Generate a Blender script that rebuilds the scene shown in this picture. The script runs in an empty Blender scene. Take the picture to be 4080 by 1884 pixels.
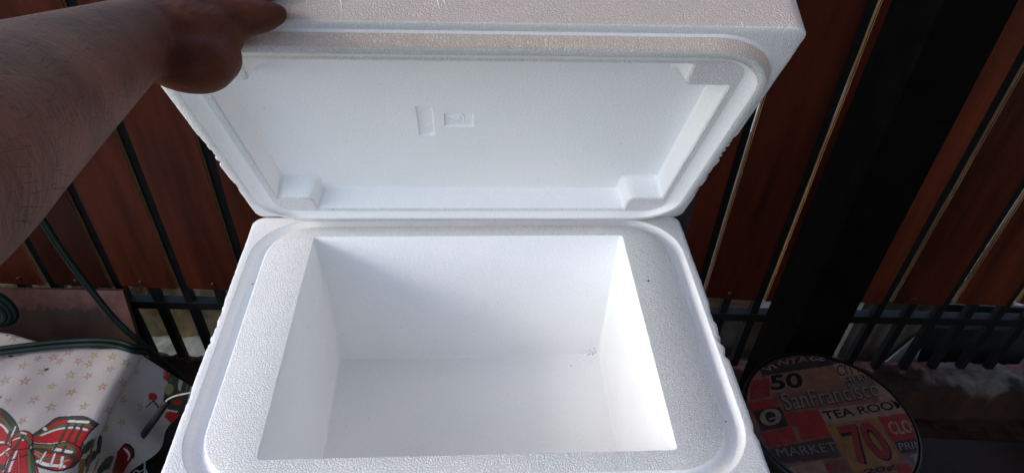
import bpy, bmesh, math, random
import numpy as np
from mathutils import Vector, Matrix, noise
random.seed(7); np.random.seed(7)
S = bpy.context.scene
COL = S.collection

# ---------------------------------------------------------------- camera, sky, sun, exposure
CZ = 1.58                                   # camera height above the veranda floor
PITCH, ROLL, FPX = 0.7115, 0.0436, 2742.66  # looking down, slight roll, focal length in photo pixels
cp, sp = math.cos(PITCH), math.sin(PITCH)
FW = Vector((0, cp, -sp)); UP0 = Vector((0, sp, cp)); RT0 = Vector((1, 0, 0))
RT = RT0*math.cos(ROLL) + UP0*math.sin(ROLL); UPV = UP0*math.cos(ROLL) - RT0*math.sin(ROLL)
cam = bpy.data.cameras.new('camera'); co = bpy.data.objects.new('camera', cam); COL.objects.link(co)
cam.sensor_width = 36; cam.lens = FPX/4080*36; cam.clip_start = .01; cam.clip_end = 500
M = Matrix.Identity(4)
for i in range(3):
    M[i][0] = RT[i]; M[i][1] = UPV[i]; M[i][2] = -FW[i]
M[2][3] = CZ
co.matrix_world = M
S.camera = co

SUN_TRAVEL = Vector((.78, .27, -.56)).normalized()   # soft daylight coming in from the left, behind the camera
world = bpy.data.worlds.new('World'); S.world = world; world.use_nodes = True
nt = world.node_tree; bg = nt.nodes['Background']
sky = nt.nodes.new('ShaderNodeTexSky'); sky.sky_type = 'NISHITA'; sky.sun_disc = False
sky.sun_elevation = math.asin(-SUN_TRAVEL.z)
sky.sun_rotation = math.atan2(-SUN_TRAVEL.x, -SUN_TRAVEL.y)
sky.dust_density = 1.5; sky.air_density = 1.0
nt.links.new(sky.outputs[0], bg.inputs[0]); bg.inputs[1].default_value = .15
sl = bpy.data.lights.new('sun', 'SUN'); sl.energy = .5; sl.angle = math.radians(20); sl.color = (1, .975, .94)
so = bpy.data.objects.new('sun', sl); COL.objects.link(so)
so.rotation_euler = SUN_TRAVEL.to_track_quat('-Z', 'Y').to_euler()
S.cycles.max_bounces = 16; S.cycles.diffuse_bounces = 14
S.view_settings.view_transform = 'Standard'; S.view_settings.look = 'None'
S.view_settings.exposure = 1.28; S.view_settings.gamma = 1; S.view_settings.use_curve_mapping = False

# ---------------------------------------------------------------- helpers
def ray(u, v): return FW*FPX + RT*(u-2040) - UPV*(v-942)
def on_z(u, v, z):                       # point of the horizontal plane z (world) seen at photo pixel u, v
    d = ray(u, v); return Vector((0, 0, CZ)) + d*((z-CZ)/d.z)
def on_y(u, v, y):
    d = ray(u, v); return Vector((0, 0, CZ)) + d*(y/d.y)
def at_depth(u, v, d0): return Vector((0, 0, CZ)) + ray(u, v)*(d0/FPX)

def mat(name, col, rough=.6, spec=.5, scale=20, var=.25, bump=0, bscale=60, stretch=(1,1,1), metallic=0, col2=None, detail=5, rand=0, coat=0):
    m = bpy.data.materials.new(name); m.use_nodes = True
    n = m.node_tree.nodes; l = m.node_tree.links; b = n['Principled BSDF']
    b.inputs['Roughness'].default_value = rough; b.inputs['Metallic'].default_value = metallic
    b.inputs['Specular IOR Level'].default_value = spec
    if coat: b.inputs['Coat Weight'].default_value = coat; b.inputs['Coat Roughness'].default_value = .25
    tc = n.new('ShaderNodeTexCoord'); mp = n.new('ShaderNodeMapping'); mp.inputs['Scale'].default_value = stretch
    l.new(tc.outputs['Object'], mp.inputs['Vector'])
    vec = mp.outputs['Vector']
    if rand:
        oi = n.new('ShaderNodeObjectInfo'); va = n.new('ShaderNodeVectorMath'); va.operation = 'ADD'
        cx = n.new('ShaderNodeVectorMath'); cx.operation = 'SCALE'; cx.inputs[0].default_value = (37, 19, 53)
        l.new(oi.outputs['Random'], cx.inputs['Scale']); l.new(vec, va.inputs[0]); l.new(cx.outputs[0], va.inputs[1]); vec = va.outputs[0]
    nz = n.new('ShaderNodeTexNoise'); nz.inputs['Scale'].default_value = scale; nz.inputs['Detail'].default_value = detail; nz.inputs['Roughness'].default_value = .62
    l.new(vec, nz.inputs['Vector'])
    cr = n.new('ShaderNodeValToRGB'); l.new(nz.outputs['Fac'], cr.inputs[0])
    c1 = [c*(1-var) for c in col]; c2 = list(col2) if col2 else [min(1, c*(1+var)) for c in col]
    cr.color_ramp.elements[0].position = .32; cr.color_ramp.elements[1].position = .68
    cr.color_ramp.elements[0].color = (*c1, 1); cr.color_ramp.elements[1].color = (*c2, 1)
    out = cr.outputs[0]
    if rand:
        hs = n.new('ShaderNodeHueSaturation'); mr = n.new('ShaderNodeMapRange'); mr.inputs['To Min'].default_value = 1-rand; mr.inputs['To Max'].default_value = 1+rand
        l.new(oi.outputs['Random'], mr.inputs[0]); l.new(mr.outputs[0], hs.inputs['Value']); l.new(out, hs.inputs['Color']); out = hs.outputs[0]
    l.new(out, b.inputs['Base Color'])
    if bump:
        nb = n.new('ShaderNodeTexNoise'); nb.inputs['Scale'].default_value = bscale; nb.inputs['Detail'].default_value = 4
        l.new(vec, nb.inputs['Vector'])
        bp = n.new('ShaderNodeBump'); bp.inputs['Distance'].default_value = bump; l.new(nb.outputs['Fac'], bp.inputs['Height']); l.new(bp.outputs[0], b.inputs['Normal'])
    return m

def eps(name, dist, scale=300, col=.87, groove=.8, tint=(1, 1, 1)):    # expanded polystyrene: fused beads
    m = bpy.data.materials.new(name); m.use_nodes = True
    n = m.node_tree.nodes; l = m.node_tree.links; b = n['Principled BSDF']
    b.inputs['Roughness'].default_value = .55; b.inputs['Specular IOR Level'].default_value = .3
    tc = n.new('ShaderNodeTexCoord')
    vo = n.new('ShaderNodeTexVoronoi'); vo.inputs['Scale'].default_value = scale; vo.feature = 'DISTANCE_TO_EDGE'
    l.new(tc.outputs['Object'], vo.inputs['Vector'])
    nz = n.new('ShaderNodeTexNoise'); nz.inputs['Scale'].default_value = 190; nz.inputs['Detail'].default_value = 3
    l.new(tc.outputs['Object'], nz.inputs['Vector'])
    big = n.new('ShaderNodeTexNoise'); big.inputs['Scale'].default_value = 9; big.inputs['Detail'].default_value = 3
    l.new(tc.outputs['Object'], big.inputs['Vector'])
    cr = n.new('ShaderNodeValToRGB'); l.new(big.outputs['Fac'], cr.inputs[0])
    cr.color_ramp.elements[0].position = .3; cr.color_ramp.elements[1].position = .7
    cr.color_ramp.elements[0].color = (col*.955*tint[0], col*.972*tint[1], col*.945*tint[2], 1); cr.color_ramp.elements[1].color = (col*tint[0], col*.985*tint[1], col*.99*tint[2], 1)
    # tiny pits between the beads
    pit = n.new('ShaderNodeMath'); pit.operation = 'GREATER_THAN'; pit.inputs[1].default_value = .74
    l.new(nz.outputs['Fac'], pit.inputs[0])
    mx = n.new('ShaderNodeMix'); mx.data_type = 'RGBA'; mx.inputs['B'].default_value = (col*.72, col*.72, col*.70, 1)
    l.new(pit.outputs[0], mx.inputs['Factor']); l.new(cr.outputs[0], mx.inputs['A']); l.new(mx.outputs['Result'], b.inputs['Base Color'])
    wob = n.new('ShaderNodeTexNoise'); wob.inputs['Scale'].default_value = 70; wob.inputs['Detail'].default_value = 2; l.new(tc.outputs['Object'], wob.inputs['Vector'])
    ws = n.new('ShaderNodeVectorMath'); ws.operation = 'SCALE'; ws.inputs['Scale'].default_value = .010; l.new(wob.outputs['Color'], ws.inputs[0])
    wa = n.new('ShaderNodeVectorMath'); wa.operation = 'ADD'; l.new(tc.outputs['Object'], wa.inputs[0]); l.new(ws.outputs[0], wa.inputs[1]); l.new(wa.outputs[0], vo.inputs['Vector'])
    ss = n.new('ShaderNodeMapRange'); ss.interpolation_type = 'SMOOTHSTEP'; ss.inputs['From Max'].default_value = .22
    l.new(vo.outputs['Distance'], ss.inputs[0])
    ad = n.new('ShaderNodeMath'); ad.operation = 'MULTIPLY_ADD'; ad.inputs[1].default_value = .9
    l.new(nz.outputs['Fac'], ad.inputs[0]); l.new(ss.outputs[0], ad.inputs[2])
    gr = n.new('ShaderNodeMix'); gr.data_type = 'RGBA'; gr.blend_type = 'MULTIPLY'; gr.inputs['Factor'].default_value = 1
    gv = n.new('ShaderNodeMapRange'); gv.inputs['To Min'].default_value = groove; l.new(ss.outputs[0], gv.inputs[0])
    gc = n.new('ShaderNodeCombineColor')
    for k_ in range(3): l.new(gv.outputs[0], gc.inputs[k_])
    l.new(mx.outputs['Result'], gr.inputs['A']); l.new(gc.outputs[0], gr.inputs['B']); l.new(gr.outputs['Result'], b.inputs['Base Color'])
    bp = n.new('ShaderNodeBump'); bp.inputs['Distance'].default_value = dist; bp.inputs['Strength'].default_value = 1
    l.new(ad.outputs[0], bp.inputs['Height']); l.new(bp.outputs[0], b.inputs['Normal'])
    return m

def vcol_mat(name, rough=.4, spec=.4, bump=0, bscale=200):
    m = mat(name, (1, 1, 1), rough, spec, bump=bump, bscale=bscale)
    n = m.node_tree.nodes; l = m.node_tree.links
    a = n.new('ShaderNodeVertexColor'); a.layer_name = 'print'
    l.new(a.outputs['Color'], n['Principled BSDF'].inputs['Base Color'])
    return m

def link(name, me, parent=None, mats=None, smooth=False):
    o = bpy.data.objects.new(name, me); COL.objects.link(o)
    if parent: o.parent = parent
    for m in (mats or []): me.materials.append(m)
    if smooth:
        for p in me.polygons: p.use_smooth = True
    return o
def empty(name, loc=(0,0,0), rz=0, label=None, cat=None, group=None):
    o = bpy.data.objects.new(name, None); COL.objects.link(o); o.location = loc; o.rotation_euler.z = rz; o.empty_display_size = .05
    return tag(o, label, cat, group)
def tag(o, label=None, cat=None, group=None, kind=None):
    if label: o['label'] = label
    if cat: o['category'] = cat
    if group: o['group'] = group
    if kind: o['kind'] = kind
    return o
def mesh_from(name, verts, faces):
    me = bpy.data.meshes.new(name); me.from_pydata([tuple(v) for v in verts], [], faces); me.update(); return me
def box_bm(bm, lo, hi, bev=0, midx=0):
    r = bmesh.ops.create_cube(bm, size=1)
    for v in r['verts']:
        v.co = Vector([lo[i] + (v.co[i]+.5)*(hi[i]-lo[i]) for i in range(3)])
    fs = set(f for v in r['verts'] for f in v.link_faces)
    if bev:
        es = set(e for f in fs for e in f.edges)
        rr = bmesh.ops.bevel(bm, geom=list(es), offset=bev, segments=2, affect='EDGES', profile=.6)
        fs = rr['faces']
    return r
def box_me(name, lo, hi, bev=0):
    bm = bmesh.new(); box_bm(bm, lo, hi, bev); me = bpy.data.meshes.new(name); bm.to_mesh(me); bm.free(); return me
def tube_me(name, pts, rad, n=10, closed=False, cap=True):
    pts = [Vector(p) for p in pts]; N = len(pts)
    rads = rad if hasattr(rad, '__len__') else [rad]*N
    V = []; F = []; prev = None
    for i, p in enumerate(pts):
        a = pts[(i-1) % N] if (closed or i > 0) else p; b = pts[(i+1) % N] if (closed or i < N-1) else p
        t = (b-a).normalized()
        if prev is None:
            x = t.orthogonal().normalized()
        else: x = (prev - t*prev.dot(t)).normalized()
        prev = x; y = t.cross(x)
        for k in range(n):
            an = 2*math.pi*k/n; V.append(p + (x*math.cos(an) + y*math.sin(an))*rads[i])
    for i in range(N if closed else N-1):
        for k in range(n):
            F.append((i*n+k, i*n+(k+1) % n, ((i+1) % N)*n+(k+1) % n, ((i+1) % N)*n+k))
    if cap and not closed:
        F.append(tuple(range(n-1, -1, -1))); F.append(tuple((N-1)*n+k for k in range(n)))
    return mesh_from(name, V, F)
def spline(pts, n=8):                       # Catmull-Rom through points
    P = [Vector(p) for p in pts]; P = [2*P[0]-P[1]] + P + [2*P[-1]-P[-2]]; out = []
    for i in range(1, len(P)-2):
        for k in range(n):
            t = k/n; a, b, c, d = P[i-1:i+3]
            out.append(.5*((2*b) + (c-a)*t + (2*a-5*b+4*c-d)*t*t + (3*b-a-3*c+d)*t**3))
    out.append(P[-2]); return out

# ---------------------------------------------------------------- materials
M_ROUGH = eps('polystyrene_beaded', .00042, 370, .87, .83)
M_SMOOTH = eps('polystyrene_moulded', .00014, 230, .96, .965, (.985, .99, 1.0))
M_WARM_TINT = eps('polystyrene_warm_tint', .0004, 380, .83, .88, (1, .855, .76))  # warm bounce light painted into the foam colour of the lid's outer sides
M_SKINNED = eps('polystyrene_skinned', .0003, 340, .87, .90)
M_WOOD = mat('varnished_plank', (.066, .0125, .0055), .42, .2, 3.2, .6, .0004, 60, (5, 5, .55), rand=.45, detail=8, col2=(.094, .0185, .0075))
M_RAW = mat('raw_plank_edge', (.26, .17, .09), .8, .2, 14, .45, .0008, 80, (3, 3, .5), rand=.2)
M_STEEL = mat('black_painted_steel', (.008, .008, .008), .6, .12, 30, .4, .0002, 90)
M_POST = mat('black_post_paint', (.0022, .0022, .0022), .8, .03, 20, .4, .0003, 50)
M_CURB = None
M_FLOOR = mat('floor_cement', (.014, .008, .006), .6, .35, 6, .5, .001, 60, detail=9)
M_CREAM = mat('cream_cement', (.92, .82, .54), .9, .2, 22, .35, .004, 70, detail=8)
M_SOIL = mat('mossy_stone', (.45, .33, .18), .95, .15, 13, .6, .010, 40, col2=(.68, .53, .31), detail=9)
M_OUT = mat('yard_concrete', (.12, .105, .085), .85, .25, 8, .35, .003, 50, detail=8)
M_YARD = mat('yard_paving', (.33, .32, .30), .95, .2, 3, .4, .01, 30)
M_CEIL = mat('ceiling_boards', (.58, .33, .25), .6, .3, 4, .4, .0006, 50, (1, 8, 1))
M_WALL = mat('painted_wall', (.26, .22, .18), .8, .3, 5, .25, .001, 60)
M_BOARD = mat('dark_red_board', (.050, .028, .020), .7, .3, 9, .55, .001, 60, detail=9)
M_FLAKE = mat('faded_red_paint', (.105, .045, .038), .75, .3, 18, .4, .0008, 80)
M_HOSE = mat('dark_green_hose', (.004, .016, .012), .5, .25, 30, .35, .0002, 120)
M_BLACK = mat('black_rubber', (.016, .016, .017), .55, .4, 40, .3, .0002, 150)
M_WIRE = mat('white_wire', (.42, .41, .38), .5, .4, 60, .3)
M_DARKWOOD = mat('dark_table_wood', (.022, .016, .013), .5, .4, 6, .4, .0004, 50, (1, 6, 1))
M_CHAIR = mat('dark_chair_fabric', (.055, .036, .036), .7, .2, 40, .3, .0004, 200)
M_BLK = mat('black_print', (.006, .006, .006), .45, .35, 40, .2)
M_PIPE = mat('white_plastic_pipe', (.66, .68, .64), .4, .5, 12, .15)
M_BLUE = mat('blue_grey_sheet', (.23, .28, .32), .6, .4, 10, .25, .002, 20)
M_PLANKLIGHT = mat('weathered_tan_board', (.30, .17, .10), .8, .25, 9, .4, .001, 60, (1, 6, 6))
M_GREYPOT = mat('dark_grey_plastic', (.05, .052, .054), .6, .4, 12, .35, .001, 50)
M_SPECK = mat('dirt', (.03, .028, .024), .9, .2, 100, .3)
M_NAIL = mat('rusty_nail_head', (.012, .009, .008), .6, .4, 200, .3)
M_CLOTH = vcol_mat('printed_tablecloth', .42, .4, .0006, 45)
M_CURB = vcol_mat('weathered_curb', .8, .2, .004, 55)
M_TIN = vcol_mat('printed_stool_top', .5, .3, .0003, 150)

# ---------------------------------------------------------------- setting
def slab(name, lo, hi, m, kind='structure'):
    return tag(link(name, box_me(name, lo, hi), None, [m]), kind=kind)
slab('floor', (-3.6, -3.0, -.12), (3.0, 1.08, 0), M_FLOOR)
slab('ground', (-60, 1.45, -.60), (60, 60, -.10), M_YARD)
slab('terrain', (-60, -60, -.60), (60, 1.44, -.14), M_YARD)
slab('ceiling', (-3.0, -1.0, 3.2), (3.0, 1.12, 3.3), M_CEIL)  # out of view; height and edges set to steer the daylight
slab('side_shade_ceiling', (.75, -2.0, 3.2), (3.0, -1.002, 3.3), M_CEIL)  # unseen strip added to keep daylight off the right side
slab('shade_roof', (.15, 1.12, 2.30), (4.0, 1.62, 2.42), M_CEIL)  # unseen slab added to dim the ground outside at right

def rough_me(name, x0, x1, y0, y1, nx, ny, fz, seed=0, amp=.008, fs=22):
    V = []; F = []
    for j in range(ny+1):
        for i in range(nx+1):
            x = x0+(x1-x0)*i/nx; y = y0+(y1-y0)*j/ny; z = fz(x, y)
            q = Vector((x*fs+seed, y*fs, z*fs)); d = noise.fractal(q, 1, 2, 4)*amp
            V.append((x, y + d*.6, z + d))
    for j in range(ny):
        for i in range(nx): a = j*(nx+1)+i; F.append((a, a+1, a+nx+2, a+nx+1))
    return mesh_from(name, V, F)
FY = math.radians(1.774)                       # the fence runs almost across the picture
def fence_y(x): return 1.2 + math.tan(FY)*x
# low curb that the bars stand in
def curbz(x, y):
    f = fence_y(x); a = y - (f-.085); b = (f+.035+.03*max(0, min(1, (x+.3)/.8))) - y
    e = .026
    z = .075
    if a < e: z -= .085*(1-max(a, 0)/e)**2
    if b < e: z -= .10*(1-max(b, 0)/e)**2
    # mortar heaped round the feet of the bars on the right
    z += .012*max(0, 1-((x-1.28)/.16)**2)*max(0, 1-((y-f-.0)/.06)**2)
    return z
me = rough_me('concrete_curb', -2.2, 2.4, 1.07, 1.30, 560, 44, curbz, 3, .006, 28)
at = me.color_attributes.new('print', 'FLOAT_COLOR', 'POINT'); CC = []
for v in me.vertices:
    x, y, z = v.co; f = fence_y(x)
    n1 = noise.fractal(Vector((x*14, y*14, 0)), 1, 2, 5); n2 = noise.fractal(Vector((x*40+7, y*40, 3)), 1, 2, 4)
    c = Vector((.026, .013, .009))*(1+.35*n1+.3*n2)                     # bare stained concrete
    pk = (y-f-.002+.020*n1+.014*n2)/.012; pk = max(0, min(1, pk))
    c = c.lerp(Vector((.20, .085, .075))*(1+.6*n2), pk*.85*max(0, min(1, .75+1.2*n1)))                # old pink paint left along the outer edge
    mo = .95-((x-1.29)/.15)**2-((y-f+.005)/.058)**2+.9*n1; mo = max(0, min(1, mo*3))
    c = c.lerp(Vector((.12, .10, .085))*(1+.7*n2), mo*.85)                     # mortar heaped at the bar feet
    CC += [max(0, c[0]), max(0, c[1]), max(0, c[2]), 1]
at.data.foreach_set('color', CC)
tag(link('concrete_curb', me, None, [M_CURB], True),
    'weathered pinkish brown concrete curb that the black bars stand in', 'curb')
# outside, beyond the bars
tag(link('cement_ledge', rough_me('cement_ledge', -2.2, -.30, 1.20, 1.285, 220, 14, lambda x, y: .062, 9, .010, 30), None, [M_CREAM], True),
    'rough pale cream cement ledge outside the bars at left', 'ledge')
def bankz(x, y): return .03 + .30*min(1, max(0, (y-1.262)/.07))**.8 + .10*max(0, y-1.33)
tag(link('stone_bank', rough_me('stone_bank', -2.4, -.28, 1.255, 1.60, 240, 60, bankz, 5, .022, 14), None, [M_SOIL], True),
    'mossy brown stone bank seen between the bars at left', 'bank')
slab('path', (-.28, 1.275, -.10), (3.2, 2.6, .0), M_OUT)

tag(link('added_rear_wall', box_me('added_rear_wall', (.7, -2.2, 0), (2.6, -2.05, 3.2)), None, [M_WALL]),  # added out of view to cut the ambient light from behind
    'plain unseen wall added behind the photographer to darken the right', 'wall')
tag(link('added_left_wall', box_me('added_left_wall', (-2.65, -3.0, 0), (-2.5, 1.06, 1.30)), None, [M_WALL]),  # added out of view to shade the cloth and lower slats
    'low unseen wall added along the left side to shade the lower things', 'wall')
# house wall on the right of the veranda
tag(link('side_wall', box_me('side_wall', (2.6, -3.0, 0), (2.75, 1.0, 3.2)), None, [M_WALL]),
    'plain painted wall closing the right side of the veranda', 'wall')

# ---------------------------------------------------------------- slatted fence: planks, steel bars, rail
fence = empty('slat_fence', (0, 1.2, 0), FY, 'reddish brown vertical slat fence with black steel bars and rail', 'fence')
GP, G0, GW, TH = .1595, -.8045, .0235, .011
PB = CZ-1.2318
def plank_me(w, top, chamfer):
    bm = bmesh.new(); box_bm(bm, (-w/2, 0, PB), (w/2, TH, top))
    bmesh.ops.bevel(bm, geom=[e for e in bm.edges if abs(e.verts[0].co.z-e.verts[1].co.z) > .5 and e.verts[0].co.y < .001], offset=.0022, segments=2, affect='EDGES')
    # chipped lower corner
    bmesh.ops.subdivide_edges(bm, edges=[e for e in bm.edges if abs(e.verts[0].co.z-e.verts[1].co.z) > .5], cuts=14)
    for v in bm.verts:
        z = v.co.z
        if abs(v.co.x) > w/2-.004: v.co.x += .0012*noise.noise(Vector((z*9, v.co.x*20, chamfer*100)))
        if z < PB+.001 and v.co.x < -w/2+.004: v.co.z += chamfer
    for f in bm.faces:
        f.normal_update()
        f.material_index = 1 if (abs(f.normal.x) > .9 or abs(f.normal.z) > .9) else 0
    me = bpy.data.meshes.new('plank'); bm.to_mesh(me); bm.free()
    me.materials.append(M_WOOD); me.materials.append(M_RAW); return me
pmes = [plank_me(GP-GW, 1.30, c) for c in (.004, .010, .007)]
def nail_me():
    bm = bmesh.new(); bmesh.ops.create_cone(bm, cap_ends=True, segments=10, radius1=.0065, radius2=.004, depth=.004)
    bmesh.ops.rotate(bm, verts=bm.verts, matrix=Matrix.Rotation(math.pi/2, 3, 'X'))
    me = bpy.data.meshes.new('nail'); bm.to_mesh(me); bm.free(); me.materials.append(M_NAIL); return me
nme = nail_me()
for k in range(-6, 16):
    xm = G0 + GP*(k+.5)
    if k == 10: continue                           # the gap behind the post is a full plank too, hidden by the post
    p = link('plank', pmes[k % 3], fence); p.location = (xm + random.uniform(-.0015, .0015), random.uniform(0, .0015), random.uniform(-.004, .004))
    p.rotation_euler.y = random.uniform(-.0016, .0016)
    if -.0 < k < 7: continue
    nl = link('nail', nme, p); nl.location = (random.uniform(-.018, .018), -.001, PB + random.uniform(.018, .028))
p = link('plank', pmes[1], fence); p.location = (G0+GP*10.5, .001, 0)
bar_me_ = box_me('bar', (-.0102, 0, .06), (.0102, .0185, 1.30), .0015); bar_me_.materials.append(M_STEEL)
for k in range(-12, 28):
    b = link('bar', bar_me_, fence); b.location = (-.8075 + .08*k, .0125 + random.uniform(0, .001), random.uniform(-.004, .004)); b.rotation_euler.y = random.uniform(-.002, .002)
link('rail', box_me('rail', (-2.1, .0085, CZ-1.3135), (2.3, .0345, CZ-1.2885), .0018), fence, [M_STEEL])

# heavy black post in front of the slats
post = empty('steel_post', (.692, 1.11, 0), FY, 'heavy square black steel post standing before the slats at right', 'post')
link('shaft', box_me('shaft', (-.058, -.068, .0), (.058, .068, 3.2), .004), post, [M_POST])
link('base_plate', box_me('base_plate', (-.085, -.085, .0), (.085, .07, .012), .002), post, [M_POST])

# ---------------------------------------------------------------- polystyrene cooler
def ring(hw, hh, r, cx=0, cy=0, ne=140, nc=14, notch=None):
    out = []
    cs = [(1, -1), (1, 1), (-1, 1), (-1, -1)]           # walk counter-clockwise from the lower right corner
    arcs = []
    for qi, (sx, sy) in enumerate(cs):
        a0 = [-90, 0, 90, 180][qi]
        pts = []
        for k in range(nc+1):
            t = k/nc
            if notch:
                na, nb, rr = notch
                # L-shaped inside corner: (hw-na, hh) -> (hw-na, hh-nb) -> (hw, hh-nb)
                A = Vector((sx*(hw-na), sy*hh)); B = Vector((sx*(hw-na), sy*(hh-nb))); C = Vector((sx*hw, sy*(hh-nb)))
                if qi in (0, 2): seq = (A, B, C)
                else: seq = (C, B, A)
                la = (seq[1]-seq[0]).length; lb = (seq[2]-seq[1]).length; d = t*(la+lb)
                if d < la-rr: p = seq[0].lerp(seq[1], d/la)
                elif d > la+rr: p = seq[1].lerp(seq[2], (d-la)/lb)
                else:
                    w = (d-la+rr)/(2*rr); P0 = seq[1].lerp(seq[0], rr/la); P2 = seq[1].lerp(seq[2], rr/lb)
                    p = P0*(1-w)**2 + seq[1]*2*w*(1-w) + P2*w*w
                pts.append((p.x+cx, p.y+cy))
            else:
                an = math.radians(a0 + 90*t)
                pts.append((cx + sx*(hw-r) + r*math.cos(an), cy + sy*(hh-r) + r*math.sin(an)))
        arcs.append(pts)
    for qi in range(4):
        out += arcs[qi]
        a = arcs[qi][-1]; b = arcs[(qi+1) % 4][0]
        for k in range(1, ne): t = k/ne; out.append((a[0]+(b[0]-a[0])*t, a[1]+(b[1]-a[1])*t))
    return out
def loft(name, rings, mats_idx, cap0=True, cap1=True, sharp=()):
    V = []; F = []; MI = []
    n = len(rings[0])
    for r in rings: V += r
    for i in range(len(rings)-1):
        for k in range(n):
            F.append((i*n+k, i*n+(k+1) % n, (i+1)*n+(k+1) % n, (i+1)*n+k)); MI.append(mats_idx[i])
    if cap0: F.append(tuple(range(n-1, -1, -1))); MI.append(0)
    if cap1: F.append(tuple((len(rings)-1)*n+k for k in range(n))); MI.append(mats_idx[-1])
    me = mesh_from(name, V, F)
    for p, mi in zip(me.polygons, MI): p.material_index = mi; p.use_smooth = len(p.vertices) == 4
    nsh = set(sharp)
    if nsh:
        at = me.attributes.new('sharp_edge', 'BOOLEAN', 'EDGE')
        for e in me.edges:
            a, b = e.vertices
            if a//n == b//n and a//n in nsh: at.data[e.index].value = True
    return me
def edge_noise(pts, amp, seed, chips=()):
    # push an outer outline inwards irregularly, as handled polystyrene is; chips: (x, y, radius, depth)
    out = []
    for (x, y) in pts:
        d = .30*amp*(noise.noise(Vector((x*40, y*40, seed)))+.9*noise.noise(Vector((x*260, y*260, seed)))-.2)
        q = 0
        for (ux, uy, rr, dep) in chips:
            w = max(0, 1-math.hypot(x-ux, y-uy)/rr)
            q += dep*.8*min(1, w*2)*max(0, .55+1.1*noise.noise(Vector((x*110, y*110, seed+9)))+.6*noise.noise(Vector((x*420, y*420, seed))))
        c = Vector((x, y)); nrm = Vector((1 if x > .27 else (-1 if x < -.27 else 0), 0))
        out.append((x + (d-q)*(1 if x > 0 else -1)*(1 if abs(x) > .27 else 0), y + (d if abs(x) < .27 else 0)*.4))
    return out
BW, BD = .292, .2085                    # half width and half depth
cool = empty('cooler_box', (-.0592, .7363, CZ-.6), .076, 'open white polystyrene cooler box, its empty inside lit from the left', 'cooler box')
cyb = -BD
def R3(pts, z): return [(x, y, z) for x, y in pts]
chipsB = [(.292, -.19, .020, .004), (.292, -.225, .018, .005), (.292, -.25, .014, .004), (-.292, -.175, .02, .003), (-.292, -.21, .022, .004), (.292, -.35, .01, .002), (-.292, -.30, .014, .0025)]
oc = (0, cyb)
ibx, iby = .2045, .1625                 # opening half size
iby_c = -.0452-.1625
rings = [
    R3(ring(.272, BD-.018, .02, *oc), -.287),
    R3(edge_noise(ring(BW, BD, .016, *oc), .0012, 1, chipsB), -.006),
    R3(edge_noise(ring(BW-.0015, BD-.0015, .015, *oc), .0014, 1, chipsB), -.0012),
    R3(edge_noise(ring(BW-.005, BD-.004, .014, *oc), .0006, 2, [(a, b, c, d*.5) for a, b, c, d in chipsB]), 0),
    R3(ring(.281, BD-.0100, .070, *oc), 0),
    R3(ring(.2805, BD-.0105, .070, *oc), -.0006),
    R3(ring(.2765, BD-.0130, .068, *oc), -.0085),
    R3(ring(.2735, BD-.0155, .066, *oc), -.0115),
    R3(ring(.2660, BD-.0200, .062, *oc), -.0120),
    R3(ring(.2625, BD-.0225, .060, *oc), -.0095),
    R3(ring(.2605, BD-.0240, .058, *oc), .0005),
    R3(ring(.2590, BD-.0252, .057, *oc), .0015),
    R3([(x + .0022*max(0, noise.noise(Vector((x*23, y*23, 4)))-.12)*noise.noise(Vector((x*260, y*260, 2))) + .0003*noise.noise(Vector((x*90, y*90, 2))), y + .0003*noise.noise(Vector((x*90, y*90, 7)))) for x, y in ring(ibx, iby, .004, 0, iby_c)], .0015),
    R3(ring(ibx-.0012, iby-.0012, .004, 0, iby_c), -.0005),
    R3(ring(ibx-.0034, iby-.0047, .005, 0, iby_c-.001), -.2388),
    R3(ring(ibx-.0050, iby-.0065, .004, 0, iby_c-.001), -.2405),
]
me = loft('body', rings, [2, 2, 2, 2, 2, 1, 1, 1, 1, 1, 1, 0, 1, 1, 1], sharp=(0, 4, 10, 12, 14, 15))
link('body', me, cool, [M_ROUGH, M_SMOOTH, M_SKINNED])
# dirt in the far corner and a few specks
bm = bmesh.new()
def speck(bm, x, y, z, r, nrm=(0, 0, 1)):
    rt = Vector(nrm).to_track_quat('Z', 'Y').to_matrix().to_4x4(); rt.translation = Vector((x, y, z))
    bmesh.ops.create_icosphere(bm, subdivisions=1, radius=r, matrix=rt @ Matrix.Diagonal((1, random.uniform(.6, 1.2), .35, 1)))
for i in range(18):
    g = abs(random.gauss(0, .008)); speck(bm, .193-abs(random.gauss(0, .009)), -.056-.0005*i*0, -.236+g*.9, random.uniform(.0004, .0011), (0, -1, 0))
for i in range(10): speck(bm, .186-abs(random.gauss(0, .012)), -.060-abs(random.gauss(0, .01)), -.2402, random.uniform(.0003, .0009))
speck(bm, .2225, -.133, .0016, .0017); speck(bm, -.2690, -.118, -.0115, .0012); speck(bm, .268, -.33, -.0118, .0012); speck(bm, .19, -.0465, -.02, .001, (0, -1, 0))
me = bpy.data.meshes.new('dirt_specks'); bm.to_mesh(me); bm.free()
tag(link('dirt_specks', me, cool, [M_SPECK]), kind='stuff')

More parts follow.
